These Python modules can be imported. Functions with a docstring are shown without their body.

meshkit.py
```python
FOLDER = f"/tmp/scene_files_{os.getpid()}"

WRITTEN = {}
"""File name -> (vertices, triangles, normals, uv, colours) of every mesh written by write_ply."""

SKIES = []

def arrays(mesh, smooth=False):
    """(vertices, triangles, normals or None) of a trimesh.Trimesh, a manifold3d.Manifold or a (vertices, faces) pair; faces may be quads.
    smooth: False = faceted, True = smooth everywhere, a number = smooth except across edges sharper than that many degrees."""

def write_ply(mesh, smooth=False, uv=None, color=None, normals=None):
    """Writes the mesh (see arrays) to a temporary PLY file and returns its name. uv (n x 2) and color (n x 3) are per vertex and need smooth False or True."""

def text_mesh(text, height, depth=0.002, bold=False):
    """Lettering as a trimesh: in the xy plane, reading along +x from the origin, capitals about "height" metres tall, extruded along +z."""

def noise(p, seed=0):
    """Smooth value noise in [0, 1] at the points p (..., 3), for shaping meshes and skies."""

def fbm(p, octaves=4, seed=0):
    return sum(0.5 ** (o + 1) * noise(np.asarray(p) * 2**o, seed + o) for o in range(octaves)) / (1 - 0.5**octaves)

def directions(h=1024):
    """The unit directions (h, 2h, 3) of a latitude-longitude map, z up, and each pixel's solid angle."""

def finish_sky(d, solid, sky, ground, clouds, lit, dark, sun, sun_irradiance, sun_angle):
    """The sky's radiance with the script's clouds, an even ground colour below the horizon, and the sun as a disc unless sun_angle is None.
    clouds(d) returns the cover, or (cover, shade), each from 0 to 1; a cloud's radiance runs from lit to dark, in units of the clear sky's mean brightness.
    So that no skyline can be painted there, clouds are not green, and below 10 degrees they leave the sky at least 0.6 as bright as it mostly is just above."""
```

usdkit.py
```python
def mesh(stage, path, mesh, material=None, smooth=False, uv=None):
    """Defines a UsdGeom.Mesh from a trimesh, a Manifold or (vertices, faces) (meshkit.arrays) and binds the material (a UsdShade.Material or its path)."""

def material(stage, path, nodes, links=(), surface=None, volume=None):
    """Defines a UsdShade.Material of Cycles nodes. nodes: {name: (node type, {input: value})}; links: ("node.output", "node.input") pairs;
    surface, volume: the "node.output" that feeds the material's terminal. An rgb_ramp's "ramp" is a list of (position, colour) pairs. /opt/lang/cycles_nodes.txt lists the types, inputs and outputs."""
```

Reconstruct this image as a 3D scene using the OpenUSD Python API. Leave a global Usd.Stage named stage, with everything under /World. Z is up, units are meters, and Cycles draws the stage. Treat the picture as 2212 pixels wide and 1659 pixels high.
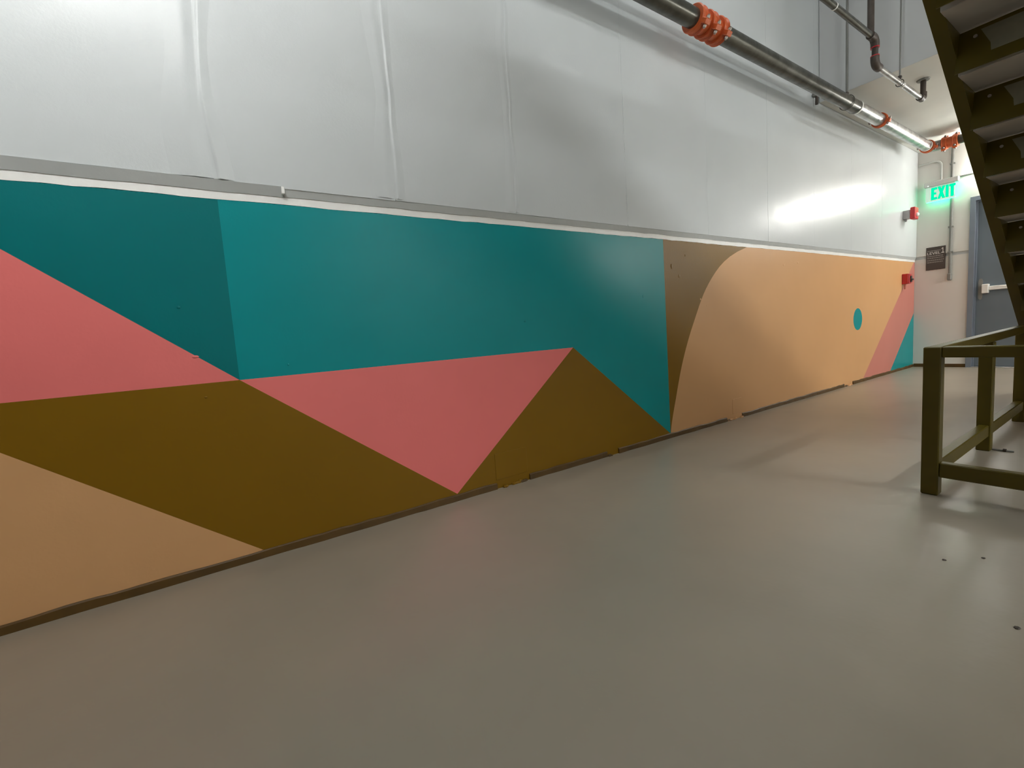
import math, random
import numpy as np, trimesh, manifold3d as m3, usdkit, meshkit
from pxr import Usd, UsdGeom, UsdLux, Gf
from shapely.geometry import Polygon, box as sbox
from shapely.ops import unary_union

# ------------------------------------------------------------------ camera, light, exposure
stage = Usd.Stage.CreateInMemory()
UsdGeom.SetStageUpAxis(stage, UsdGeom.Tokens.z)
UsdGeom.SetStageMetersPerUnit(stage, 1.0)
world = UsdGeom.Xform.Define(stage, '/World')
stage.SetDefaultPrim(world.GetPrim())
cam = UsdGeom.Camera.Define(stage, '/World/Camera')
CAM_H, FPX = 0.85, 980.0
RIGHT = (0.8229010076265606, -0.5634870278538869, -0.0729129692687393)
DOWN = (-0.11900768163447037, -0.045453823380122105, -0.9918523688796217)
FWD = (0.5555817701825536, 0.8248735172015897, -0.10446328187597148)
cam.AddTransformOp().Set(Gf.Matrix4d(*RIGHT, 0, *[-c for c in DOWN], 0, *[-c for c in FWD], 0, 0, 0, CAM_H, 1))
cam.CreateHorizontalApertureAttr(36.0)
cam.CreateVerticalApertureAttr(27.0)
cam.CreateFocalLengthAttr(36.0 * FPX / 2212)
cam.CreateClippingRangeAttr(Gf.Vec2f(0.02, 100))
cam.CreateExposureAttr(1.22)
LAMP_DOOR = 25.0        # emission of the diffusers (each lamp is built below as a fixture)
LAMP_NEAR = 44.0
FILL_SIDE = 74.0
FILL_CORNER = 72.0
FILL_UPPER = 22.0
EXIT_GREEN = 0.6

# ------------------------------------------------------------------ helpers
LOOKS = '/World/Looks'
UsdGeom.Scope.Define(stage, LOOKS)
used = {}


def numbered(parent, name):
    k = used.get((parent, name), 0)
    used[(parent, name)] = k + 1
    return name if k == 0 else f'{name}_{k:03d}'


def path_of(parent):
    return '/World' if parent is None else str(parent.GetPath())


def keys(p, **kw):
    for k, v in kw.items():
        if v:
            p.SetCustomDataByKey(k, v)
    return p


def thing(name, label=None, cat=None, group=None, kind=None, loc=(0, 0, 0), parent=None):
    x = UsdGeom.Xform.Define(stage, f'{path_of(parent)}/{numbered(path_of(parent), name)}')
    if any(loc):
        x.AddTranslateOp().Set(Gf.Vec3d(*map(float, loc)))
    p = x.GetPrim()
    return keys(p, label=label, category=cat, group=group, kind=kind)


def offset_of(parent):
    if parent is None:
        return np.zeros(3)
    m = UsdGeom.XformCache().GetLocalToWorldTransform(parent)
    return np.array(m.ExtractTranslation())


def obj(name, mesh, mat, parent=None, smooth=False, label=None, cat=None, group=None, kind=None):
    """One Mesh prim; mesh is given in world coordinates and moved into its parent's frame."""
    v, f, _ = meshkit.arrays(mesh)
    v = v - offset_of(parent)
    pp = path_of(parent)
    u = usdkit.mesh(stage, f'{pp}/{numbered(pp, name)}', trimesh.Trimesh(v, f, process=False), mat, smooth=smooth)
    return keys(u.GetPrim(), label=label, category=cat, group=group, kind=kind)


def cat(*ms):
    out = []
    for m in ms:
        v, f, _ = meshkit.arrays(m)
        out.append(trimesh.Trimesh(v, f, process=False))
    return trimesh.util.concatenate(out)


def bx(x0, x1, y0, y1, z0, z1, b=0.0):
    """A box with chamfered edges."""
    x0, x1 = min(x0, x1), max(x0, x1)
    y0, y1 = min(y0, y1), max(y0, y1)
    z0, z1 = min(z0, z1), max(z0, z1)
    if b <= 0:
        m = trimesh.creation.box(extents=(x1 - x0, y1 - y0, z1 - z0))
        m.apply_translation(((x0 + x1) / 2, (y0 + y1) / 2, (z0 + z1) / 2))
        return m
    pts = []
    for X, sx in ((x0, 1), (x1, -1)):
        for Y, sy in ((y0, 1), (y1, -1)):
            for Z, sz in ((z0, 1), (z1, -1)):
                pts += [(X, Y + sy * b, Z + sz * b), (X + sx * b, Y, Z + sz * b), (X + sx * b, Y + sy * b, Z)]
    return trimesh.Trimesh(pts).convex_hull


def tube(pts, r, n=24, cap=True):
    """A round tube along a polyline with mitred rings."""
    pts = np.asarray(pts, float)
    t = np.gradient(pts, axis=0)
    t[0], t[-1] = pts[1] - pts[0], pts[-1] - pts[-2]
    for i in range(1, len(pts) - 1):
        a, b = pts[i] - pts[i - 1], pts[i + 1] - pts[i]
        t[i] = a / np.linalg.norm(a) + b / np.linalg.norm(b)
    t /= np.linalg.norm(t, axis=1, keepdims=True)
    up = np.array([0, 0, 1.0]) if abs(t[0][2]) < 0.9 else np.array([1.0, 0, 0])
    u = np.cross(t[0], up); u /= np.linalg.norm(u)
    V, rr = [], np.broadcast_to(np.asarray(r, float), (len(pts),))
    a = np.linspace(0, 2 * np.pi, n, endpoint=False)
    for p, d, R in zip(pts, t, rr):
        u = u - d * (u @ d); u /= np.linalg.norm(u)
        w = np.cross(d, u)
        V.append(p + R * (np.cos(a)[:, None] * u + np.sin(a)[:, None] * w))
    V = np.vstack(V); F = []
    for i in range(len(pts) - 1):
        for k in range(n):
            q, s = i * n + k, i * n + (k + 1) % n
            F += [(q, s, s + n), (q, s + n, q + n)]
    if cap:
        c0, c1 = len(V), len(V) + 1
        V = np.vstack([V, pts[0], pts[-1]])
        e = (len(pts) - 1) * n
        F += [(c0, (k + 1) % n, k) for k in range(n)] + [(c1, e + k, e + (k + 1) % n) for k in range(n)]
    return trimesh.Trimesh(V, F, process=False)


def arc(c, r, d0, d1, n=9):
    """Quarter bend: starts at c going d0, ends going d1 (unit vectors)."""
    d0, d1 = np.array(d0, float), np.array(d1, float)
    return [np.array(c) + r * (np.sin(a) * d0 + (1 - np.cos(a)) * d1) for a in np.linspace(0, math.pi / 2, n)]


def prism(poly, place, depth):
    """Extrude a shapely polygon (u, v) by depth; place(u, v, w) gives the point."""
    m = cat(*[trimesh.creation.extrude_polygon(g, depth, engine='earcut') for g in getattr(poly, 'geoms', [poly]) if g.area > 1e-9])
    v = np.array([place(*p) for p in m.vertices])
    o = trimesh.Trimesh(v, m.faces, process=False)
    if o.volume < 0:
        o.invert()
    return o


def on_left(u, v, w):        # (along the long wall, height, depth behind its face)
    return (u, WALL_Y + w, v)


def on_end(u, v, w):         # (across the end wall, height, thickness towards the viewer)
    return (END_X - w, u, v)


def text_end(s, h, y_left, z, x_face, depth=0.0015, bold=True, width=None):
    t = meshkit.text_mesh(s, h, depth, bold)
    v = np.array(t.vertices)
    v[:, 0] -= v[:, 0].min()
    if width:
        v[:, 0] *= width / v[:, 0].max()
    o = trimesh.Trimesh(np.c_[x_face - v[:, 2], y_left - v[:, 0], z + v[:, 1]], t.faces, process=False)
    if o.volume < 0:
        o.invert()
    return o


def paint(name, color, rough=0.5, var=0.06, scale=3.0, bump=0.0, bscale=60.0, spec=0.5, metallic=0.0, wave=0.0, wscale=2.5, rvar=0.0, tint=None, coat=0.0):
    """Painted or metal surface: slow tone variation, roller-paint stipple and waviness, all procedural."""
    c = np.array(color, float)
    tint = np.ones(3) if tint is None else np.array(tint, float)
    n = {'g': ('geometry', {}),
         'n': ('noise_texture', {'scale': scale, 'detail': 4.0, 'roughness': 0.55}),
         'r': ('rgb_ramp', {'ramp': [(0.3, tuple(c * (1 - var))), (0.5, tuple(c)), (0.7, tuple(np.minimum(c * tint * (1 + var), 1)))]}),
         'p': ('principled_bsdf', {'roughness': rough, 'metallic': metallic, 'specular_ior_level': spec, 'coat_weight': coat, 'coat_roughness': 0.12})}
    l = [('g.position', 'n.vector'), ('n.fac', 'r.fac'), ('r.color', 'p.base_color')]
    if rvar:
        n['rr'] = ('map_range', {'from_min': 0.3, 'from_max': 0.7, 'to_min': rough - rvar, 'to_max': rough + rvar, 'clamp': True})
        l += [('n.fac', 'rr.value'), ('rr.result', 'p.roughness')]
    last = None
    if wave:
        n['wn'] = ('noise_texture', {'scale': wscale, 'detail': 2.0})
        n['wb'] = ('bump', {'strength': 1.0, 'distance': wave})
        l += [('g.position', 'wn.vector'), ('wn.fac', 'wb.height')]
        last = 'wb.normal'
    if bump:
        n['bn'] = ('noise_texture', {'scale': bscale, 'detail': 3.0})
        n['bb'] = ('bump', {'strength': 0.6, 'distance': bump})
        l += [('g.position', 'bn.vector'), ('bn.fac', 'bb.height')]
        if last:
            l += [(last, 'bb.normal')]
        last = 'bb.normal'
    if last:
        l += [(last, 'p.normal')]
    return usdkit.material(stage, f'{LOOKS}/{name}', n, l, surface='p.BSDF')


def glow(name, color, strength):
    return usdkit.material(stage, f'{LOOKS}/{name}', {'e': ('emission', {'color': color, 'strength': strength})}, [], surface='e.emission')


WALL_Y, END_X = 2.137, 8.36
CEIL_Z, CEIL_X = 2.92, 5.33
TOP_Z, BACK_X, RIGHT_Y = 5.6, -3.6, -3.3

M = dict(
    white=paint('white_wall_paint', (0.585, 0.618, 0.628), 0.27, 0.03, 1.2, bump=0.0006, bscale=90, wave=0.006, wscale=2.2, spec=0.16),
    white_end=paint('white_end_paint', (0.66, 0.65, 0.61), 0.42, 0.03, 1.5, bump=0.0005, bscale=80),
    white_trim=paint('white_trim_paint', (0.87, 0.87, 0.845), 0.4, 0.03, 6, bump=0.002, bscale=25),
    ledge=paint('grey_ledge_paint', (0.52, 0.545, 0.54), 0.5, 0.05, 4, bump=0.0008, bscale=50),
    ceiling=paint('ceiling_paint', (0.66, 0.65, 0.60), 0.6, 0.05, 1.8, bump=0.001, bscale=40),
    bulkhead=paint('upper_paint', (0.55, 0.56, 0.56), 0.6, 0.03, 1.5, bump=0.0006, bscale=60),
    floor=paint('floor_paint', (0.325, 0.286, 0.226), 0.31, 0.07, 1.1, bump=0.0006, bscale=45, wave=0.005, wscale=3.0, tint=(1.0, 0.99, 0.97)),
    base=paint('baseboard_paint', (0.085, 0.042, 0.004), 0.5, 0.25, 9, bump=0.001, bscale=30),
    dark_teal=paint('dark_teal_paint', (0.0, 0.165, 0.17), 0.33, 0.03, 1.5, bump=0.0005, bscale=90, wave=0.004, spec=0.25),
    teal=paint('bright_teal_paint', (0.0, 0.265, 0.28), 0.33, 0.03, 1.5, bump=0.0005, bscale=90, wave=0.004, spec=0.25),
    pink=paint('pink_paint', (0.82, 0.195, 0.185), 0.36, 0.03, 1.5, bump=0.0005, bscale=90, wave=0.004, spec=0.25),
    ochre=paint('ochre_paint', (0.205, 0.105, 0.003), 0.36, 0.04, 1.5, bump=0.0005, bscale=90, wave=0.004, spec=0.25),
    pink_warm_lit=paint('pink_warm_lit_paint', (0.56, 0.205, 0.165), 0.36, 0.03, 1.5, bump=0.0005, bscale=90, wave=0.004, spec=0.25),  # mural pink again, with the far end's yellowish light in its colour
    tan=paint('tan_paint', (0.64, 0.36, 0.165), 0.36, 0.03, 1.5, bump=0.0005, bscale=90, wave=0.004, spec=0.25),
    olive=paint('olive_steel_paint', (0.090, 0.066, 0.002), 0.42, 0.12, 6, bump=0.0006, bscale=70, spec=0.35),
    tread=paint('tread_underside', (0.40, 0.375, 0.35), 0.6, 0.06, 5, bump=0.0008, bscale=60),
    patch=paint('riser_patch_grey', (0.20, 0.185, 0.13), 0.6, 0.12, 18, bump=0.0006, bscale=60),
    steel=paint('black_steel_pipe', (0.085, 0.085, 0.07), 0.26, 0.06, 7, metallic=0.55, rvar=0.06),
    galv=paint('galvanised_steel', (0.42, 0.42, 0.41), 0.30, 0.05, 9, metallic=0.85, rvar=0.06),
    dark_iron=paint('dark_iron', (0.07, 0.055, 0.045), 0.5, 0.2, 20, metallic=0.3),
    orange=paint('orange_coupling_paint', (0.62, 0.125, 0.035), 0.34, 0.12, 15, bump=0.0006, bscale=60),
    band=paint('white_band', (0.85, 0.84, 0.80), 0.5, 0.02),
    zinc=paint('zinc_bolt', (0.33, 0.30, 0.27), 0.4, 0.1, 30, metallic=0.8),
    conduit=paint('grey_conduit', (0.20, 0.20, 0.185), 0.5, 0.08, 8),
    conduit_white=paint('painted_conduit', (0.58, 0.585, 0.56), 0.45, 0.03),
    red=paint('red_alarm_plastic', (0.50, 0.025, 0.03), 0.35, 0.05, 20),
    box_grey=paint('grey_box', (0.46, 0.45, 0.45), 0.45, 0.04, 20),
    black=paint('black_plastic', (0.03, 0.026, 0.024), 0.4, 0.1, 20),
    sign=paint('sign_brown', (0.062, 0.047, 0.04), 0.45, 0.08, 12),
    sign_ink=paint('sign_ink', (0.62, 0.58, 0.54), 0.5, 0.03),
    sign_ink_dim=paint('sign_ink_dim', (0.27, 0.245, 0.22), 0.5, 0.05),
    door=paint('door_blue_grey', (0.125, 0.155, 0.18), 0.42, 0.05, 4, bump=0.0004, bscale=70),
    frame=paint('door_frame_blue_grey', (0.165, 0.195, 0.235), 0.4, 0.05, 5),
    bar=paint('panic_bar_white', (0.72, 0.71, 0.68), 0.35, 0.03),
    canopy=paint('exit_canopy', (0.52, 0.53, 0.51), 0.4, 0.03),
    housing=paint('lamp_housing', (0.8, 0.8, 0.78), 0.4, 0.02),
)
lens = usdkit.material(stage, f'{LOOKS}/strobe_lens', {'p': ('principled_bsdf', {'base_color': (0.9, 0.9, 0.86), 'roughness': 0.12})}, [], surface='p.BSDF')
acrylic = usdkit.material(stage, f'{LOOKS}/exit_acrylic', {
    'p': ('principled_bsdf', {'base_color': (0.62, 0.74, 0.68), 'roughness': 0.25, 'emission_color': (0.55, 1.0, 0.75), 'emission_strength': 0.12})}, [], surface='p.BSDF')
exit_green = glow('exit_green_light', (0.0, 0.72, 0.34), EXIT_GREEN)
edge_green = glow('exit_edge_light', (0.03, 0.85, 0.38), EXIT_GREEN * 11)
tube_door = glow('door_lamp_light', (1.0, 0.985, 0.94), LAMP_DOOR)
tube_near = glow('near_lamp_light', (0.99, 0.99, 0.965), LAMP_NEAR)
fill_side = glow('side_fill_light', (0.965, 0.99, 0.985), FILL_SIDE)
fill_corner = glow('corner_fill_light', (1.0, 0.985, 0.95), FILL_CORNER)
fill_upper = glow('upper_fill_light', (0.95, 0.985, 0.98), FILL_UPPER)

# ------------------------------------------------------------------ room shell
obj('floor', bx(BACK_X, END_X + 0.6, RIGHT_Y, WALL_Y + 0.3, -0.2, 0.0), M['floor'], kind='structure')

# the long wall: mural on the lower part, proud white panels above
rng = random.Random(7)
wall = thing('wall_left', kind='structure')
MT, Z0 = 1.464, 0.0                                  # top and foot of the mural
XA, ZM, XD, XT = 0.119, 0.7545, 1.9194, 2.846
tri_slope = lambda p, q, x: p[1] + (q[1] - p[1]) * (x - p[0]) / (q[0] - p[0])
A, B, C, D, T, TB = (XA + .004, MT), (XA - .004, ZM), (1.0368, 0.036), (XD, ZM - .002), (XT - .003, MT), (XT + .003, 0.033)
PL, BL, TL, TF = (-0.4894, 1.2462), (-0.5539, 0.756), (-0.5749, 0.5965), (0.1186, 0.0319)
L = BACK_X
ext = lambda p, q: (L, tri_slope(p, q, L))
rise = lambda p, q, z: (p[0] + (q[0] - p[0]) * (z - p[1]) / (q[1] - p[1]), z)
pl_top = rise(B, PL, MT)                              # where the pink edge reaches the mural's top, beyond the frame
tl_top = rise(TF, TL, ZM)
tf0, c0r, c0l = rise(TL, TF, Z0), rise(D, C, Z0), rise(B, C, Z0)
tb0 = rise(D, TB, Z0)
curve = [(2.846, Z0), (2.8506, .034), (2.9377, .3197), (3.0127, .528), (3.1033, .7179), (3.2113, .9005), (3.3244, 1.072), (3.4509, 1.205), (3.5839, 1.308), (3.7584, 1.395), (3.9809, MT)]
import scipy.interpolate as si
tt = np.linspace(0, 1, len(curve))
cs = np.array(curve)
smooth_curve = [tuple(p) for p in np.c_[si.PchipInterpolator(cs[:, 1], cs[:, 0])(np.linspace(Z0, MT, 34)), np.linspace(Z0, MT, 34)]]
circ = Polygon([(6.381 + .127 * math.cos(a), .7525 + .127 * math.sin(a)) for a in np.linspace(0, 2 * math.pi, 48, endpoint=False)])
sL0, sL1, sR0, sR1 = (6.513, Z0), (8.323, MT), (7.43, Z0), (END_X, .762)
areas = [
    ('dark teal painted triangle above the pink one', 'dark_teal', [pl_top, A, B]),
    ('pink painted area at the near end of the wall', 'pink', [(L, MT), pl_top, B, (L, ZM + .006)]),
    ('wide ochre painted band between pink and tan', 'ochre', [(L, ZM + .006), B, c0l, tf0, tl_top, (L, ZM + .002)]),
    ('tan painted area low at the near end', 'tan', [tl_top, tf0, (L, Z0), (L, ZM + .002)]),
    ('large bright teal painted area', 'teal', [A, B, D, TB, T]),
    ('pink painted triangle in the middle', 'pink', [B, C, D]),
    ('small ochre painted triangle at the floor', 'ochre', [C, c0l, tb0, (XT, Z0), TB, D]),
    ('ochre painted wedge beside the curve', 'ochre', [T, TB] + smooth_curve),
    ('large tan painted area with the rounded corner', 'tan', None),
    ('teal painted dot', 'teal', list(circ.exterior.coords)[:-1]),
    ('slanting pink painted stripe near the corner, toned for the yellowish light there', 'pink_warm_lit', [sL0, sL1, (END_X, MT), sR1, sR0]),
    ('teal painted triangle in the far corner', 'teal', [sR0, sR1, (END_X, Z0)]),
]
tan_right = Polygon(smooth_curve + [sL1, sL0]).difference(circ)
for lab, mat, pts in areas:
    poly = tan_right if pts is None else Polygon(pts)
    if not poly.is_valid:
        poly = poly.buffer(0)
    m = prism(poly, on_left, 0.14)
    obj('painted_area', m, M[mat], wall, label=lab)
# a strip of bare white paint between mural and ledge
N = 160
xs = np.linspace(L, END_X, N)
jag = lambda x, s, a: a * (meshkit.noise(np.c_[np.asarray(x) * 14, np.zeros(len(x)), np.zeros(len(x))], s) - .5)
lo = MT + jag(xs, 3, .005)
lo[0] = lo[-1] = MT
stripe = Polygon(list(zip(xs, np.maximum(lo, MT - .003))) + [(END_X, 1.53), (L, 1.53)])
obj('white_stripe', prism(stripe, lambda u, v, w: (u, WALL_Y - .0012 + w, v), 0.14), M['white_trim'], wall, label='bare white stripe along the top of the mural')
# sloping underside of the white panels
def ledge(x0, x1, z0, z1, out):
    n = max(2, int((x1 - x0) / .05))
    x = np.linspace(x0, x1, n)
    za = z0 + jag(x, 5, .004)
    zb = z1 + jag(x, 9, .003)
    V, F = [], []
    for X, a, b in zip(x, za, zb):
        V += [(X, WALL_Y - .004, a), (X, WALL_Y - out, b), (X, WALL_Y + .10, b), (X, WALL_Y + .10, a)]
    for i in range(n - 1):
        for k in range(4):
            p, q = i * 4 + k, i * 4 + (k + 1) % 4
            F += [(p, q, q + 4), (p, q + 4, p + 4)]
    e = (n - 1) * 4
    F += [(0, 2, 1), (0, 3, 2), (e, e + 1, e + 2), (e, e + 2, e + 3)]
    return trimesh.Trimesh(V, F, process=True)
obj('ledge_strip', ledge(L, 0.36, 1.494, 1.5325, .019), M['ledge'], wall, label='deeper grey ledge strip at the near end')
obj('ledge_strip', ledge(0.362, END_X, 1.495, 1.5255, .014), M['ledge'], wall, label='grey ledge strip under the white panels')
obj('ledge_lip', bx(.352, .364, WALL_Y - .023, WALL_Y, 1.503, 1.5325, .002), M['white_trim'], wall, label='white stepped end of the deeper ledge strip')
# white panels
seams = [L, -2.4, -1.5, -0.68, 0.119, 0.842, 1.542, 2.459, 3.388, 4.31, 5.222, 6.13, 7.05, END_X]
for i in range(len(seams) - 1):
    a, b = seams[i], seams[i + 1]
    dy = rng.uniform(-.0006, .0006)
    zb = 1.5325 if b <= .36 else 1.5255
    if a < .36 < b:
        poly = Polygon([(a, 1.5325), (.36, 1.5325), (.36, 1.5255), (b, 1.5255), (b, TOP_Z), (a, TOP_Z)])
        m = prism(poly, lambda u, v, w: (u, WALL_Y - .016 - dy + w, v), .166)
    else:
        g = .0003 if a > 2.4 else .0008
        m = bx(a + g, b - g, WALL_Y - .016 - dy, WALL_Y + .14, zb, TOP_Z, .0008 if a > 2.4 else .002)
    obj('white_panel', m, M['white'], wall)
# uneven filler ridges over the nearer seams
def ridge(x, zs, w, h, seed):
    zz = np.linspace(*zs, 120)
    nz = lambda s, f: meshkit.noise(np.c_[zz * f, np.full_like(zz, s), np.zeros_like(zz)], seed) - .5
    cx = x + .030 * nz(1, 2.2) + .012 * nz(2, 7)
    hh = h * (.55 + .9 * np.clip(nz(3, 3) + .5, 0, 1))
    ww = w * (.6 + .9 * (nz(4, 2.5) + .5))
    prof = [(-2.4, 0), (-1.7, .30), (-1.0, .72), (-.75, .80), (-.5, .66), (-.1, .22), (.05, .18), (.14, .45), (.24, .88), (.33, .95), (.5, .72), (.9, .25), (1.25, 0)]
    V, F = [], []
    n = len(prof)
    for z, c, H, Wd in zip(zz, cx, hh, ww):
        V += [(c + p * Wd, WALL_Y - .0145 - q * H, z) for p, q in prof]
    for i in range(len(zz) - 1):
        for k in range(n - 1):
            p = i * n + k
            F += [(p, p + 1, p + n + 1), (p, p + n + 1, p + n)]
    m = trimesh.Trimesh(V, F, process=False)
    if m.face_normals[:, 1].mean() > 0:
        m.invert()
    return m
for k, (x, w, h) in enumerate([(-.68, .05, .006), (.119, .055, .0075), (.842, .045, .0065), (1.542, .03, .004)]):
    obj('seam_filler', ridge(x, (1.535, 4.2), w, h, 20 + k), M['white'], wall, smooth=True)
obj('seam_filler', ridge(2.459, (1.535, 4.2), .012, .0016, 31), M['white'], wall, smooth=True)
# painted-over cover plates and lumps near the floor
obj('cover_plate', bx(1.285, 1.505, WALL_Y - .0018, WALL_Y + .01, .05, .20, .0008), M['ochre'], wall, label='painted-over plate low in the ochre triangle')
obj('cover_plate', bx(3.70, 3.84, WALL_Y - .0018, WALL_Y + .01, .045, .175, .0008), M['tan'], wall, label='painted-over plate low in the tan area')
lump = trimesh.creation.icosphere(2, 1.0)
for k, (x, z, mt, sx, sz) in enumerate([(2.93, 1.275, 'ochre', .011, .018), (3.02, 1.205, 'ochre', .012, .014), (3.28, 1.03, 'tan', .008, .008), (3.36, .98, 'tan', .006, .006), (3.10, 1.36, 'ochre', .006, .008), (2.60, 1.06, 'teal', .005, .012), (1.56, .93, 'teal', .007, .005), (-.05, 1.05, 'dark_teal', .006, .006), (-.02, .86, 'pink', .012, .005), (4.9, 1.36, 'tan', .014, .012), (4.62, 1.33, 'tan', .012, .010), (.30, .80, 'teal', .004, .004), (-.005, .70, 'ochre', .006, .004)]):
    v = lump.vertices * (sx, .003, sz) * (1 + .35 * (meshkit.noise(lump.vertices * 2 + k * 5)[:, None] - .5))
    obj('paint_drip', trimesh.Trimesh(v + (x, WALL_Y + .0006, z), lump.faces), M[mt], wall, smooth=True)

# baseboards
def baseboard_pieces(spans, zt, y, name):
    ms = []
    for x0, x1 in spans:
        n = max(3, int((x1 - x0) / .04))
        x = np.linspace(x0, x1, n)
        top = zt + jag(x, 11, .008)
        out = .010 + jag(x, 12, .006)
        V, F = [], []
        for X, t, o in zip(x, top, out):
            V += [(X, y - o, 0.0), (X, y - o * .8, t * .85), (X, y - o * .3, t), (X, y + .02, t), (X, y + .02, 0.0)]
        for i in range(n - 1):
            for k in range(5):
                p, q = i * 5 + k, i * 5 + (k + 1) % 5
                F += [(p, q, q + 5), (p, q + 5, p + 5)]
        e = (n - 1) * 5
        for k in range(1, 4):
            F += [(0, k + 1, k), (e, e + k, e + k + 1)]
        m = trimesh.Trimesh(V, F, process=False)
        if m.volume < 0:
            m.invert()
        ms.append(m)
    return ms
bb = thing('baseboard_left', kind='structure')
for m in baseboard_pieces([(L, 1.285), (1.515, 2.165), (2.275, 3.60), (3.845, 5.985), (6.235, END_X - .002)], .034, WALL_Y, 'b'):
    obj('baseboard_length', m, M['base'], bb)
def rubble(x0, x1, seed, n, mats, size=.012):
    r = random.Random(seed)
    for k in range(n):
        s = size * r.uniform(.5, 1.3)
        v = lump.vertices * (s * r.uniform(1, 2.4), s * .8, s * r.uniform(.5, .9))
        v = v * (1 + .5 * (meshkit.noise(lump.vertices * 2.3 + seed * 7 + k * 3)[:, None] - .5))
        o = trimesh.Trimesh(v, lump.faces)
        o.apply_translation((r.uniform(x0, x1), WALL_Y - r.uniform(.002, .012), s * .35))
        obj('broken_plaster', o, M[r.choice(mats)], bb)
rubble(1.29, 1.51, 3, 7, ['ochre', 'base', 'white_trim', 'ochre'])
rubble(2.18, 2.27, 4, 3, ['ochre', 'base'])
rubble(3.62, 3.84, 5, 6, ['tan', 'tan', 'base', 'white_trim'])
rubble(6.0, 6.22, 6, 5, ['tan', 'tan', 'base'])

# end wall with the doorway
DY0, DY1, DZ = 0.575, 1.592, 2.184                       # outer edges of the door frame
end = thing('wall_end', kind='structure')
gap = sbox(DY0 + .01, -.2, DY1 - .01, DZ - .01)
low = sbox(RIGHT_Y, 0, WALL_Y, 1.488).difference(gap)
mid = sbox(RIGHT_Y, 1.488, WALL_Y, 1.528).difference(gap)
up = sbox(RIGHT_Y, 1.528, WALL_Y, TOP_Z).difference(gap)
obj('lower_wall', prism(low, lambda u, v, w: (END_X + w, u, v), .3), M['white_end'], end)
obj('wall_groove', prism(mid, lambda u, v, w: (END_X + .012 + w, u, v), .28), M['ledge'], end, label='grey groove across the white end wall')
obj('upper_wall', prism(up, lambda u, v, w: (END_X - .004 + w, u, v), .3), M['white_end'], end)
be = thing('baseboard_end', kind='structure')
for y0, y1 in ((DY1 + .003, WALL_Y - .012), (RIGHT_Y, DY0 - .003)):
    obj('baseboard_length', bx(END_X - .010, END_X + .01, y0, y1, 0, .045, .003), M['base'], be)
obj('wall_right', bx(BACK_X, END_X + .3, RIGHT_Y - .2, RIGHT_Y, 0, TOP_Z), M['white_end'], kind='structure')
obj('wall_back', bx(BACK_X - .2, BACK_X, RIGHT_Y, WALL_Y + .3, 0, TOP_Z), M['white_end'], kind='structure')
obj('ceiling', bx(CEIL_X + .004, END_X, RIGHT_Y, WALL_Y - .02, CEIL_Z, CEIL_Z + .25), M['ceiling'], kind='structure', label='low cream ceiling by the end wall')
obj('wall_upper', bx(CEIL_X, END_X, RIGHT_Y, WALL_Y - .02, CEIL_Z + .001, TOP_Z), M['bulkhead'], kind='structure', label='grey wall face above the low ceiling')
obj('ceiling', bx(BACK_X, CEIL_X, RIGHT_Y, WALL_Y, TOP_Z, TOP_Z + .2), M['bulkhead'], kind='structure')

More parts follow.
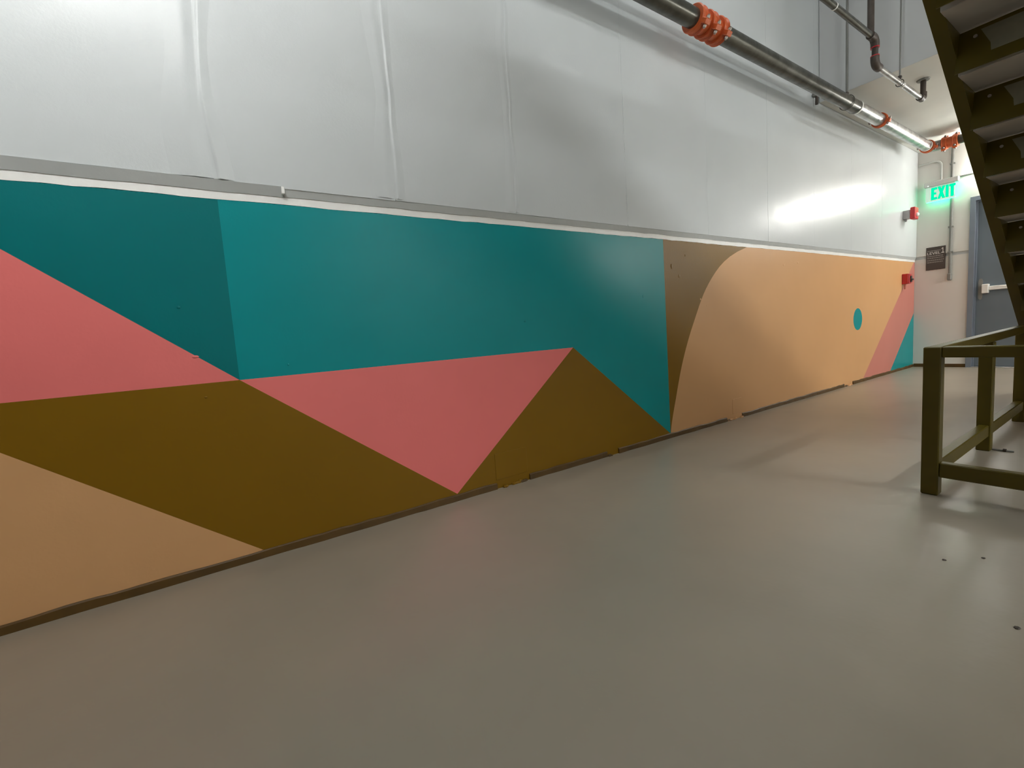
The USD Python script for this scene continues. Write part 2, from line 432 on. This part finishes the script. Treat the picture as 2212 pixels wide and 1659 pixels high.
# door
d = thing('door_1', kind='structure')
fr = sbox(DY0, 0, DY1, DZ).difference(sbox(DY0 + .052, -.1, DY1 - .052, DZ - .052))
obj('door_frame', prism(fr, lambda u, v, w: (END_X - .022 + w, u, v), .17), M['frame'], d)
st = sbox(DY0 + .05, 0, DY1 - .05, DZ - .05).difference(sbox(DY0 + .068, -.1, DY1 - .068, DZ - .068))
obj('door_stop', prism(st, lambda u, v, w: (END_X + .012 + w, u, v), .03), M['frame'], d)
obj('door_leaf', bx(END_X + .045, END_X + .09, DY0 + .055, DY1 - .055, .012, DZ - .056, .002), M['door'], d)
obj('threshold', bx(END_X - .02, END_X + .12, DY0 + .052, DY1 - .052, 0, .010, .003), M['galv'], d)
pb = thing('panic_bar', parent=d, label='white push bar across the grey door')
XF = END_X + .045
def ext_x(poly, x0, x1):
    return prism(poly, lambda u, v, w: (x0 + w, u, v), x1 - x0)
oval = unary_union([Polygon([(1.483 + .020 * math.cos(a), 1.012 + s * .09 + .045 * math.sin(a)) for a in np.linspace(0, 2 * math.pi, 24)]) for s in (-1, 1)]).convex_hull
obj('latch_plate', ext_x(oval, XF - .012, XF + .001), M['conduit'], pb, label='grey rounded latch plate')
obj('latch_case', bx(XF - .075, XF, 1.400, 1.463, .955, 1.070, .006), M['bar'], pb)
obj('push_rail', bx(XF - .062, XF - .018, .70, 1.402, .990, 1.040, .006), M['bar'], pb)
obj('end_case', bx(XF - .075, XF, .64, .71, .955, 1.070, .006), M['bar'], pb)

# ------------------------------------------------------------------ steel stair
SL = 0.635
zb = lambda x: 3.707 - SL * x                           # lower edge of the stringer
RUN, RISE = 0.279, 0.1772
stair = thing('steel_staircase', 'olive steel staircase with closed risers, seen from underneath at the right edge', 'staircase', loc=(5.8, 0, 0))
H = .29
x_lo, x_hi = 5.838, 0.90
def slope_strip(t0, t1, x_to=x_hi):
    """side view of a band between t0 and t1 above the stringer's lower edge, cut at the floor and at the top."""
    p = Polygon([(7.2, zb(7.2) + t0), (x_to, zb(x_to) + t0), (x_to, zb(x_to) + t1), (7.2, zb(7.2) + t1)])
    return p.intersection(sbox(0, 0, 9, 6))
def side_prism(poly, y0, y1):
    return prism(poly, lambda u, v, w: (u, y0 + w, v), y1 - y0)
for y_in, s in ((.600, 1), (-.600, -1)):
    g = lambda a, b: (min(y_in + s * a, y_in + s * b), max(y_in + s * a, y_in + s * b))
    o = obj('stringer', cat(side_prism(slope_strip(0.0, H), *g(0, .008)), side_prism(slope_strip(0.0, .012), *g(.008, .049)), side_prism(slope_strip(H - .012, H), *g(.008, .049))), M['olive'], stair)
k0 = 2.5
n_up = 0
for k in range(-9, 9):                                  # rising towards the viewer
    X = 3.58 + RUN * k * -1 + .5 * RUN * 0
    Z = 1.57 + RISE * k
    X, Z = X - .1395, Z + .0886
    if Z < .1 or Z > 3.2:
        continue
    pan = bx(X - RUN + .0005, X + .022, -.602, .602, Z, Z + .036, .003)
    obj('tread', pan, M['tread'], stair)
    zr = max(Z - RISE - .004, .02)
    rk = .05 / (RISE - .004)
    lean = lambda z: X - rk * (Z - .004 - z)
    ri = side_prism(Polygon([(lean(zr), zr), (X, Z - .004), (X - .006, Z - .004), (lean(zr) - .006, zr)]), -.602, .602)
    r_ = obj('riser', ri, M['olive'], stair)
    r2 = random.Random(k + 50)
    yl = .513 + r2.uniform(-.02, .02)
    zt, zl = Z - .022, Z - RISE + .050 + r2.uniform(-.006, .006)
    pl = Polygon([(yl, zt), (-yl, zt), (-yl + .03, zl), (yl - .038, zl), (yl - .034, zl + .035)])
    obj('riser_patch', prism(pl, lambda u, v, w: (lean(v) - .0080 + w, u, v), .003), M['patch'], r_, label='paler patch on the back of the riser')  # paler patch, raised slightly off the riser back
    bolt = trimesh.creation.cylinder(.007, .010, sections=10)
    bolt.apply_transform(trimesh.transformations.rotation_matrix(math.pi / 2, (0, 1, 0)))
    bolt.apply_translation((lean(Z - .045) - .009, .546, Z - .045))
    obj('bolt_head', bolt, M['zinc'], r_)
obj('landing', bx(-1.7, 0.92, -.65, .65, 3.10, 3.22, .004), M['tread'], stair)
for y in (.58, -.65):
    obj('landing_beam', bx(-1.7, 0.90, y, y + .07, 2.86, 3.10, .004), M['olive'], stair)

# ------------------------------------------------------------------ low steel barrier round the stair's underside
bar = thing('guard_rail', 'low olive square-tube steel barrier around the underside of the staircase', 'railing', loc=(2.67, .61, 0))
P = .03
ys = (.61, -.61)
for y in ys:
    for x in (2.67, 3.66, 4.66):
        obj('post', bx(x - P, x + P, y - P, y + P, 0, .668 if x < 2.7 else .622, .004), M['olive'], bar)
for y in ys:
    obj('top_rail', bx(2.70, 4.74, y - .026, y + .026, .622, .668, .004), M['olive'], bar)
    obj('bottom_rail', bx(2.70, 4.63, y - .022, y + .022, .084, .150, .004), M['olive'], bar)
obj('top_rail', bx(2.644, 2.696, -.58, .58, .622, .668, .004), M['olive'], bar)
obj('bottom_rail', bx(2.648, 2.692, -.58, .58, .084, .150, .004), M['olive'], bar)
obj('post', bx(2.67 - .025, 2.67 + .025, -.025, .025, 0, .622, .004), M['olive'], bar)

# ------------------------------------------------------------------ sprinkler main
PY, PZ, PR = 1.87, 2.805, .057
main = thing('sprinkler_main', 'thick dark steel sprinkler pipe along the top of the long wall', 'pipe', loc=(2.0, PY, PZ))
EX = 7.80
rb = .09
run_end = EX - rb
obj('pipe_run', tube([(-3.0, PY, PZ), (5.50, PY, PZ)], PR, 32), M['steel'], main, smooth=40)
obj('pipe_run', tube([(5.50, PY, PZ), (run_end - .04, PY, PZ)], PR, 32), M['galv'], main, smooth=40, label='brighter length of pipe near the end wall')
bend = [(run_end - .05, PY, PZ)] + arc((run_end, PY, PZ), rb, (1, 0, 0), (0, -1, 0))
obj('elbow', tube(bend + [(EX, PY - rb - .02, PZ)], PR * 1.03, 32), M['galv'], main, smooth=50)
obj('cross_run', tube([(EX, PY - rb - .02, PZ), (EX, .1, PZ)], PR * .92, 32), M['steel'], main, smooth=40)
for x in (5.50, run_end - .06):
    obj('white_band', tube([(x - .010, PY, PZ), (x + .010, PY, PZ)], PR + .005, 32), M['band'], main, smooth=40)
def m3_union(*ms):
    out = m3.Manifold()
    for m in ms:
        v, f, _ = meshkit.arrays(m)
        out = out + m3.Manifold(m3.Mesh(np.asarray(v, np.float32), np.asarray(f, np.uint32)))
    return out
def ring(axis, at, r, w, lip, tilt=0.0):
    """Grooved pipe coupling: two half shells with a raised middle and bolt pads; returns (shell, bolts)."""
    prof = [(-w, r), (-w, r + lip * .8), (-w * .72, r + lip), (-w * .45, r + lip * .55), (w * .45, r + lip * .55), (w * .72, r + lip), (w, r + lip * .8), (w, r)]
    a = np.linspace(0, 2 * math.pi, 33)[:-1]
    V, F = [], []
    n = len(prof)
    for t in a:
        V += [(p, R * math.cos(t), R * math.sin(t)) for p, R in prof]
    for i in range(len(a)):
        j = (i + 1) % len(a)
        for k in range(n):
            q = (k + 1) % n
            F += [(i * n + k, j * n + k, j * n + q), (i * n + k, j * n + q, i * n + q)]
    shell = trimesh.Trimesh(V, F, process=False)
    if shell.volume < 0:
        shell.invert()
    pads, bolts = [], []
    for s in (1, -1):
        pads.append(bx(-w * .95, w * .95, s * (r + lip * .3), s * (r + lip + .026), -.016, .016, .004))
        b = trimesh.creation.cylinder(.0075, .075, sections=12)
        b.apply_translation((0, s * (r + lip + .012), 0))
        h = trimesh.creation.cylinder(.012, .012, sections=6)
        h.apply_translation((0, s * (r + lip + .012), .024))
        h2 = h.copy(); h2.apply_translation((0, 0, -.048))
        bolts.append(cat(m3_union(b, h, h2)))
    R = trimesh.transformations.rotation_matrix(tilt, (1, 0, 0))
    if axis == 'y':
        R = trimesh.transformations.rotation_matrix(-math.pi / 2, (0, 0, 1)) @ R
    if axis == 'z':
        R = trimesh.transformations.rotation_matrix(-math.pi / 2, (0, 1, 0)) @ R
    out = []
    for m in (cat(shell, *pads), *bolts):
        m = m.copy(); m.apply_transform(R); m.apply_translation(at)
        out.append(m)
    return out
def coupling(axis, at, r, w, lip, tilt, parent, mat='orange', label=None):
    a, *bs = ring(axis, at, r, w, lip, tilt)
    c = obj('coupling', a, M[mat], parent, smooth=35, label=label)
    for b in bs:
        obj('coupling_bolt', b, M['zinc'], c, smooth=35)
    return c
TILT = math.radians(35)
for x in (2.90, 3.02, 3.145):
    coupling('x', (x, PY, PZ), PR, .030, .027, TILT, main, label='orange grooved coupling')
obj('fitting', tube([(2.92, PY, PZ), (3.13, PY, PZ)], PR + .006, 32), M['orange'], main, smooth=40, label='orange pipe fitting between the couplings')
coupling('x', (6.12, PY, PZ), PR, .022, .014, math.radians(20), main, label='orange grooved coupling')
coupling('x', (run_end - .005, PY, PZ), PR * 1.03, .022, .016, math.radians(20), main, label='orange grooved coupling')
for y in (PY - rb - .05, PY - rb - .15):
    coupling('y', (EX, y, PZ), PR, .024, .018, math.radians(60), main, label='orange grooved coupling')
obj('fitting', tube([(EX, PY - rb - .03, PZ), (EX, PY - rb - .17, PZ)], PR + .005, 32), M['orange'], main, smooth=40, label='orange pipe fitting at the corner')

# thin branch line with its drop and elbows
BY, BR = 1.44, .021
brn = thing('sprinkler_branch', 'thin dark sprinkler branch pipe stepping down below the upper wall', 'pipe', loc=(4.6, BY, 2.75))
UZ, LZ, UX = 2.935, 2.745, 4.60
e = .045
obj('pipe_run', tube([(-1.0, BY, UZ), (UX - .02, BY, UZ)], BR, 20), M['steel'], brn, smooth=40)
obj('elbow', tube([(UX - .10, BY, UZ)] + arc((UX - e, BY, UZ), e, (1, 0, 0), (0, 0, -1)) + [(UX, BY, UZ - .060)], BR * 1.38, 20), M['dark_iron'], brn, smooth=50)
obj('drop', tube([(UX, BY, UZ - .06), (UX, BY, LZ + .05)], BR, 20), M['dark_iron'], brn, smooth=40)
obj('elbow', tube([(UX, BY, LZ + .060)] + arc((UX, BY, LZ + e), e, (0, 0, -1), (1, 0, 0)) + [(UX + .085, BY, LZ)], BR * 1.38, 20), M['dark_iron'], brn, smooth=50)
obj('pipe_run', tube([(UX + .06, BY, LZ), (5.72, BY, LZ)], BR, 20), M['galv'], brn, smooth=40)
obj('riser_pipe', tube([(UX - .09, BY, UZ), (UX - .09, BY, TOP_Z - .001)], BR * 1.05, 20), M['dark_iron'], brn, smooth=40)
obj('elbow', tube([(5.68, BY, LZ)] + arc((5.74, BY, LZ), .035, (1, 0, 0), (0, 0, 1)) + [(5.775, BY, LZ + .06)], BR * 1.35, 20), M['dark_iron'], brn, smooth=50)
obj('nipple', tube([(5.775, BY, LZ + .05), (5.775, BY, CEIL_Z - .001)], BR, 20), M['dark_iron'], brn, smooth=40)
obj('escutcheon', tube([(5.775, BY, CEIL_Z - .012), (5.775, BY, CEIL_Z - .001)], [.045, .05], 20), M['conduit'], brn, smooth=40)
for a, b in (((UX, BY, UZ - .060), (UX, BY, UZ - .067)), ((UX, BY, LZ + .067), (UX, BY, LZ + .060))):
    obj('red_band', tube([a, b], BR * 1.42, 20), M['red'], brn, smooth=40)
for x in (3.86, 5.22):
    obj('white_band', tube([(x - .006, BY, UZ if x < UX else LZ), (x + .006, BY, UZ if x < UX else LZ)], BR + .002, 20), M['band'], brn, smooth=40)

# hangers
def hanger(x, y, z, r, z_top, label, stub=0.0, rod_r=.006):
    h = thing('pipe_hanger', label, 'pipe hanger', 'steel pipe hangers', loc=(x, y, z))
    a = np.linspace(0, 2 * math.pi, 30)
    loop = tube([(x, y + (r + .006) * math.sin(t), z + (r + .006) * math.cos(t)) for t in a], .003, 8, cap=False)
    obj('clevis', loop, M['steel'], h, smooth=50)
    obj('rod', tube([(x, y, z + r + .004), (x, y, z_top)], rod_r, 12), M['conduit'], h, smooth=40)
    obj('nut', bx(x - .013, x + .013, y - .013, y + .013, z + r + .008, z + r + .036, .004), M['dark_iron'], h)
    if stub:
        obj('stud', tube([(x, y, z - r - .002), (x, y, z - r - stub)], .010, 10), M['dark_iron'], h, smooth=40)
hanger(5.29, PY, PZ, PR, TOP_Z, 'thin steel hanger rod dropping to the thick sprinkler pipe', rod_r=.010)
hanger(5.16, BY, LZ, BR, TOP_Z, 'thin steel hanger rod holding the lower end of the thin branch pipe')
ws = thing('wall_stud', 'short dark anchor stud on the wall below the thick sprinkler pipe', 'anchor', loc=(5.25, WALL_Y - .03, 2.9))
obj('stud_body', tube([(5.20, WALL_Y - .05, 2.97), (5.20, WALL_Y - .05, 2.865)], .014, 12), M['dark_iron'], ws, smooth=40)
obj('stud_clip', bx(5.175, 5.225, WALL_Y - .052, WALL_Y - .02, 2.94, 2.97, .003), M['conduit'], ws)

# channel strut under the low ceiling
sx = 8.16
obj('ceiling_strut', prism(Polygon([(-.02, .0), (.02, 0), (.02, .04), (-.02, .04)]).difference(sbox(-.016, .004, .016, .06)).buffer(0), lambda u, v, w: (sx + u, -1.2 + w, CEIL_Z - .036 + v), 3.2), M['conduit'], label='grey channel strut fixed across the low ceiling by the end wall', cat='strut')

# ------------------------------------------------------------------ end wall equipment
cd = thing('vertical_conduit', 'grey vertical conduit on the end wall, passing behind the lit sign', 'conduit', loc=(END_X, 1.768, 1.16))
CX = END_X - .020
obj('conduit_run', tube([(CX, 1.768, 1.24), (CX, 1.768, CEIL_Z - .001)], .0175, 16), M['conduit'], cd, smooth=40)
obj('end_box', bx(END_X - .045, END_X, 1.748, 1.792, 1.165, 1.255, .008), M['conduit'], cd)
for z in (2.66, 1.86, 1.535):
    obj('strap', bx(END_X - .036, END_X - .003, 1.741, 1.795, z - .010, z + .010, .003), M['conduit'], cd)
cu = thing('bent_conduit', 'white-painted conduit bending down to the lit sign', 'conduit', loc=(END_X, 1.9, 2.5))
pts = [(END_X - .016, WALL_Y - .03, 2.745)] + [(END_X - .016, y, z) for (_, y, z) in arc((0, 1.945, 2.745), .07, (0, -1, 0), (0, 0, -1))] + [(END_X - .016, 1.875, 2.48)]
obj('conduit_bend', tube(pts, .011, 14), M['conduit_white'], cu, smooth=50)
hc = thing('horizontal_conduit', 'thin horizontal conduit on the end wall to the right of the lit sign', 'conduit', loc=(END_X, 1.2, 2.48))
obj('conduit_run', tube([(END_X - .012, 1.70, 2.478), (END_X - .012, 1.513, 2.480)], .009, 14), M['conduit'], hc, smooth=40)

ex = thing('exit_sign', 'lit green sign reading EXIT under a grey canopy', 'exit sign', loc=(END_X, 1.88, 2.22))
SX = END_X - .075                                        # plane of the clear panel
obj('canopy', bx(SX - .035, END_X - .040, 1.690, 2.030, 2.412, 2.478, .008), M['canopy'], ex)
obj('mounting_box', bx(END_X - .042, END_X - .003, 1.815, 1.935, 2.415, 2.472, .004), M['canopy'], ex)
obj('sign_panel', bx(SX - .007, SX + .007, 1.725, 2.018, 2.222, 2.414, .004), acrylic, ex)
obj('panel_edge', cat(bx(SX - .005, SX + .005, 1.735, 2.005, 2.2185, 2.2225), bx(SX - .005, SX + .005, 1.7215, 1.7255, 2.235, 2.405)), edge_green, ex, label='glowing green edge of the clear panel')
h, w = .156, .030
def stroke(p, q, w=w):
    from shapely.geometry import LineString
    return LineString([p, q]).buffer(w / 2, cap_style=2)
E_ = unary_union([sbox(0, 0, w, h), sbox(0, 0, .060, .030), sbox(0, h - .030, .060, h), sbox(0, h / 2 - .013, .052, h / 2 + .013)])
clip = sbox(-1, 0, 1, h)
X_ = unary_union([stroke((.004, -.01), (.058, h + .01), .027), stroke((.058, -.01), (.004, h + .01), .027)]).intersection(clip)
I_ = sbox(0, 0, w, h)
T_ = unary_union([sbox(0, h - .030, .060, h), sbox(.015, 0, .045, h)])
from shapely.affinity import translate
yy = 1.960
for nm, g in (('E', E_), ('X', X_), ('I', I_), ('T', T_)):
    g = translate(g, -g.bounds[0], 0)
    face = prism(g, lambda u, v, q: (SX - .0072 - q, yy - u, 2.243 + v), .0015)
    obj('letter', face, exit_green, ex, label='lit green letter ' + nm)
    obj('back_letter', prism(g, lambda u, v, q: (SX + .0072 + q, yy - u, 2.243 + v), .0015), edge_green, ex)
    yy -= g.bounds[2] + (.004 if nm != 'X' else .003)
tl = trimesh.creation.icosphere(1, .004); tl.apply_translation((SX - .036, 1.985, 2.428))
obj('test_lamp', tl, glow('test_lamp_light', (.9, 1, .95), 4), ex)

ls = thing('level_sign', 'dark brown wall sign reading LEVEL 1 with rows of small print', 'wall sign', loc=(END_X, 1.917, 1.33))
SF = END_X - .006 - .006
obj('sign_board', bx(SF, END_X + .012, 1.818, 2.015, 1.329, 1.633, .003), M['sign'], ls)
obj('word', text_end('LEVEL', .032, 2.003, 1.535, SF - .0001, .001, True, width=.135), M['sign_ink'], ls, label='pale word LEVEL')
obj('numeral', text_end('1', .068, 1.859, 1.542, SF - .0001, .001, True, width=.030), M['sign_ink'], ls, label='large pale numeral 1')
rr = random.Random(11)
for i, (z, y1) in enumerate([(1.583, 1.865), (1.512, 1.843), (1.487, 1.838), (1.458, 1.832), (1.431, 1.840)]):
    y, bits = 2.002, []
    while y > y1:
        w = rr.uniform(.008, .022)
        bits.append(bx(SF - .001, SF + .001, max(y - w, y1), y, z - .0055, z + .0055))
        y -= w + .004
    obj('small_print', cat(*bits), M['sign_ink_dim'], ls)

ho = thing('strobe_alarm', 'red alarm strobe on a grey box high on the long wall', 'fire alarm', loc=(7.83, WALL_Y, 2.05))
W0 = WALL_Y - .016
obj('back_box', bx(7.79, 7.89, W0 - .075, W0, 1.995, 2.102, .004), M['box_grey'], ho)
rd = [[m3.Manifold.sphere(.012, 20).translate((7.79 + a, W0 - .088 + b, 1.988 + c)) for a in (-.005, .105)] for b in (0, .0) for c in (0, .128)]
red_body = m3.Manifold.batch_hull([s.translate((0, dy, 0)) for row in rd for s in row for dy in (0, -.030)])
obj('alarm_body', red_body, M['red'], ho, smooth=50)
sp = trimesh.creation.icosphere(2, .028); sp.apply_scale((1, .8, .9)); sp.apply_translation((7.83, W0 - .135, 2.03))
obj('strobe_lens', sp, lens, ho, smooth=True)
obj('conduit_stub', tube([(7.84, W0 - .02, 1.995), (7.84, W0 - .02, 1.965)], .011, 12), M['box_grey'], ho, smooth=40)

pu = thing('pull_station', 'small red fire alarm pull station on the mural by the corner', 'fire alarm', loc=(7.87, WALL_Y, 1.15))
obj('back_box', bx(7.85, 7.93, WALL_Y - .068, WALL_Y, 1.158, 1.292, .004), M['red'], pu)
obj('cover', bx(7.853, 7.927, WALL_Y - .082, WALL_Y - .068, 1.162, 1.288, .004), M['red'], pu)
obj('handle', cat(bx(7.862, 7.918, WALL_Y - .108, WALL_Y - .082, 1.20, 1.225, .004), bx(7.87, 7.91, WALL_Y - .095, WALL_Y - .082, 1.18, 1.26, .003)), M['black'], pu)
obj('conduit_stub', tube([(7.875, WALL_Y - .03, 1.158), (7.875, WALL_Y - .03, 1.09)], .011, 12), M['pink_warm_lit'], pu, smooth=40)

# ------------------------------------------------------------------ lamps; the side and upper ones are added fill
def strip_lamp(name, label, c, half, axis, mat, hang, face=None):
    t = thing(name, label, 'ceiling lamp', loc=c)
    x, y, z = c
    dx, dy = (half, .06) if axis == 'x' else (.05, half)
    if face == 'wall':                                   # mounted on the end wall
        obj('housing', bx(END_X - .045, END_X - .004, y - half, y + half, z - .07, z + .07, .006), M['housing'], t)
        pr = Polygon([(0, -.06), (-.035, -.058), (-.06, -.04), (-.068, 0), (-.06, .04), (-.035, .058), (0, .06)])
        obj('diffuser', prism(pr, lambda u, v, w: (END_X - .045 + u, y - half + .01 + w, z + v), 2 * half - .02), mat, t)
    elif face == 'landing':                              # on the landing's edge beam, facing the long wall
        obj('housing', bx(x - half, x + half, y, y + .045, z - .07, z + .07, .004), M['housing'], t)
        obj('diffuser', bx(x - half + .015, x + half - .015, y + .042, y + .050, z - .058, z + .058, .002), mat, t)
    else:
        obj('housing', bx(x - dx, x + dx, y - dy, y + dy, z, z + .05, .006), M['housing'], t)
        q = Polygon([(-.055, 0), (-.05, -.03), (-.03, -.05), (.03, -.05), (.05, -.03), (.055, 0)])
        pl = (lambda u, v, w: (x - half + .01 + w, y + u, z + v)) if axis == 'x' else (lambda u, v, w: (x + u * .9, y - half + .01 + w, z + v))
        obj('diffuser', prism(q, pl, 2 * half - .02), mat, t)
        for s in (-.7, .7):
            px, py = (x + s * half, y) if axis == 'x' else (x, y + s * half)
            obj('stem', tube([(px, py, z + .05), (px, py, hang)], .008, 10), M['conduit'], t, smooth=40)
strip_lamp('door_lamp', 'long white lamp on the end wall above the grey door', (END_X, .90, 2.53), .61, 'y', tube_door, 0, 'wall')
strip_lamp('near_lamp', 'long white lamp on the landing edge beam facing the long wall', (-.40, .652, 2.975), .60, 'x', tube_near, 0, 'landing')
strip_lamp('side_fill_lamp', 'added fill lamp hanging unseen beyond the stair, nearer the camera', (3.2, -2.4, 3.1), .60, 'x', fill_side, TOP_Z)  # added lamp, out of view, to light the mural evenly
strip_lamp('side_fill_lamp', 'added fill lamp hanging unseen beyond the stair, nearer the end wall', (7.2, -2.3, 2.3), .60, 'x', fill_corner, CEIL_Z - .001)  # added lamp, out of view, for fill and the sheen on the mural
strip_lamp('upper_fill_lamp', 'added fill lamp hanging unseen high in the stairwell', (2.6, 1.0, 5.0), .60, 'x', fill_upper, TOP_Z)  # added lamp, out of view, for soft ambient light

# ------------------------------------------------------------------ small things on the floor
pn = thing('metal_pin', 'small dark metal pin lying on the floor beside a barrier post', 'pin', loc=(3.67, .55, 0))
obj('shank', tube([(3.672, .578, .006), (3.668, .492, .006)], .005, 10), M['conduit'], pn, smooth=40)
obj('collar', tube([(3.6705, .535, .008), (3.670, .522, .008)], .0085, 12), M['dark_iron'], pn, smooth=40)
r = random.Random(5)
for (x, y, s, lab) in [(1.967, .411, .007, 'tiny dark chip on the floor, left of the two in front of the barrier'), (2.067, .336, .0065, 'tiny dark chip on the floor, right of the two in front of the barrier'), (1.664, .204, .008, 'tiny dark chip on the floor at the right edge of the photo')]:
    v = lump.vertices * (s, s * .8, s * .22) * (1 + .4 * (meshkit.noise(lump.vertices * 2 + x * 9)[:, None] - .5))
    obj('paint_chip', trimesh.Trimesh(v + (x, y, s * .15), lump.faces), M['dark_iron'], label=lab, cat='paint chip', group='dark chips on the floor')
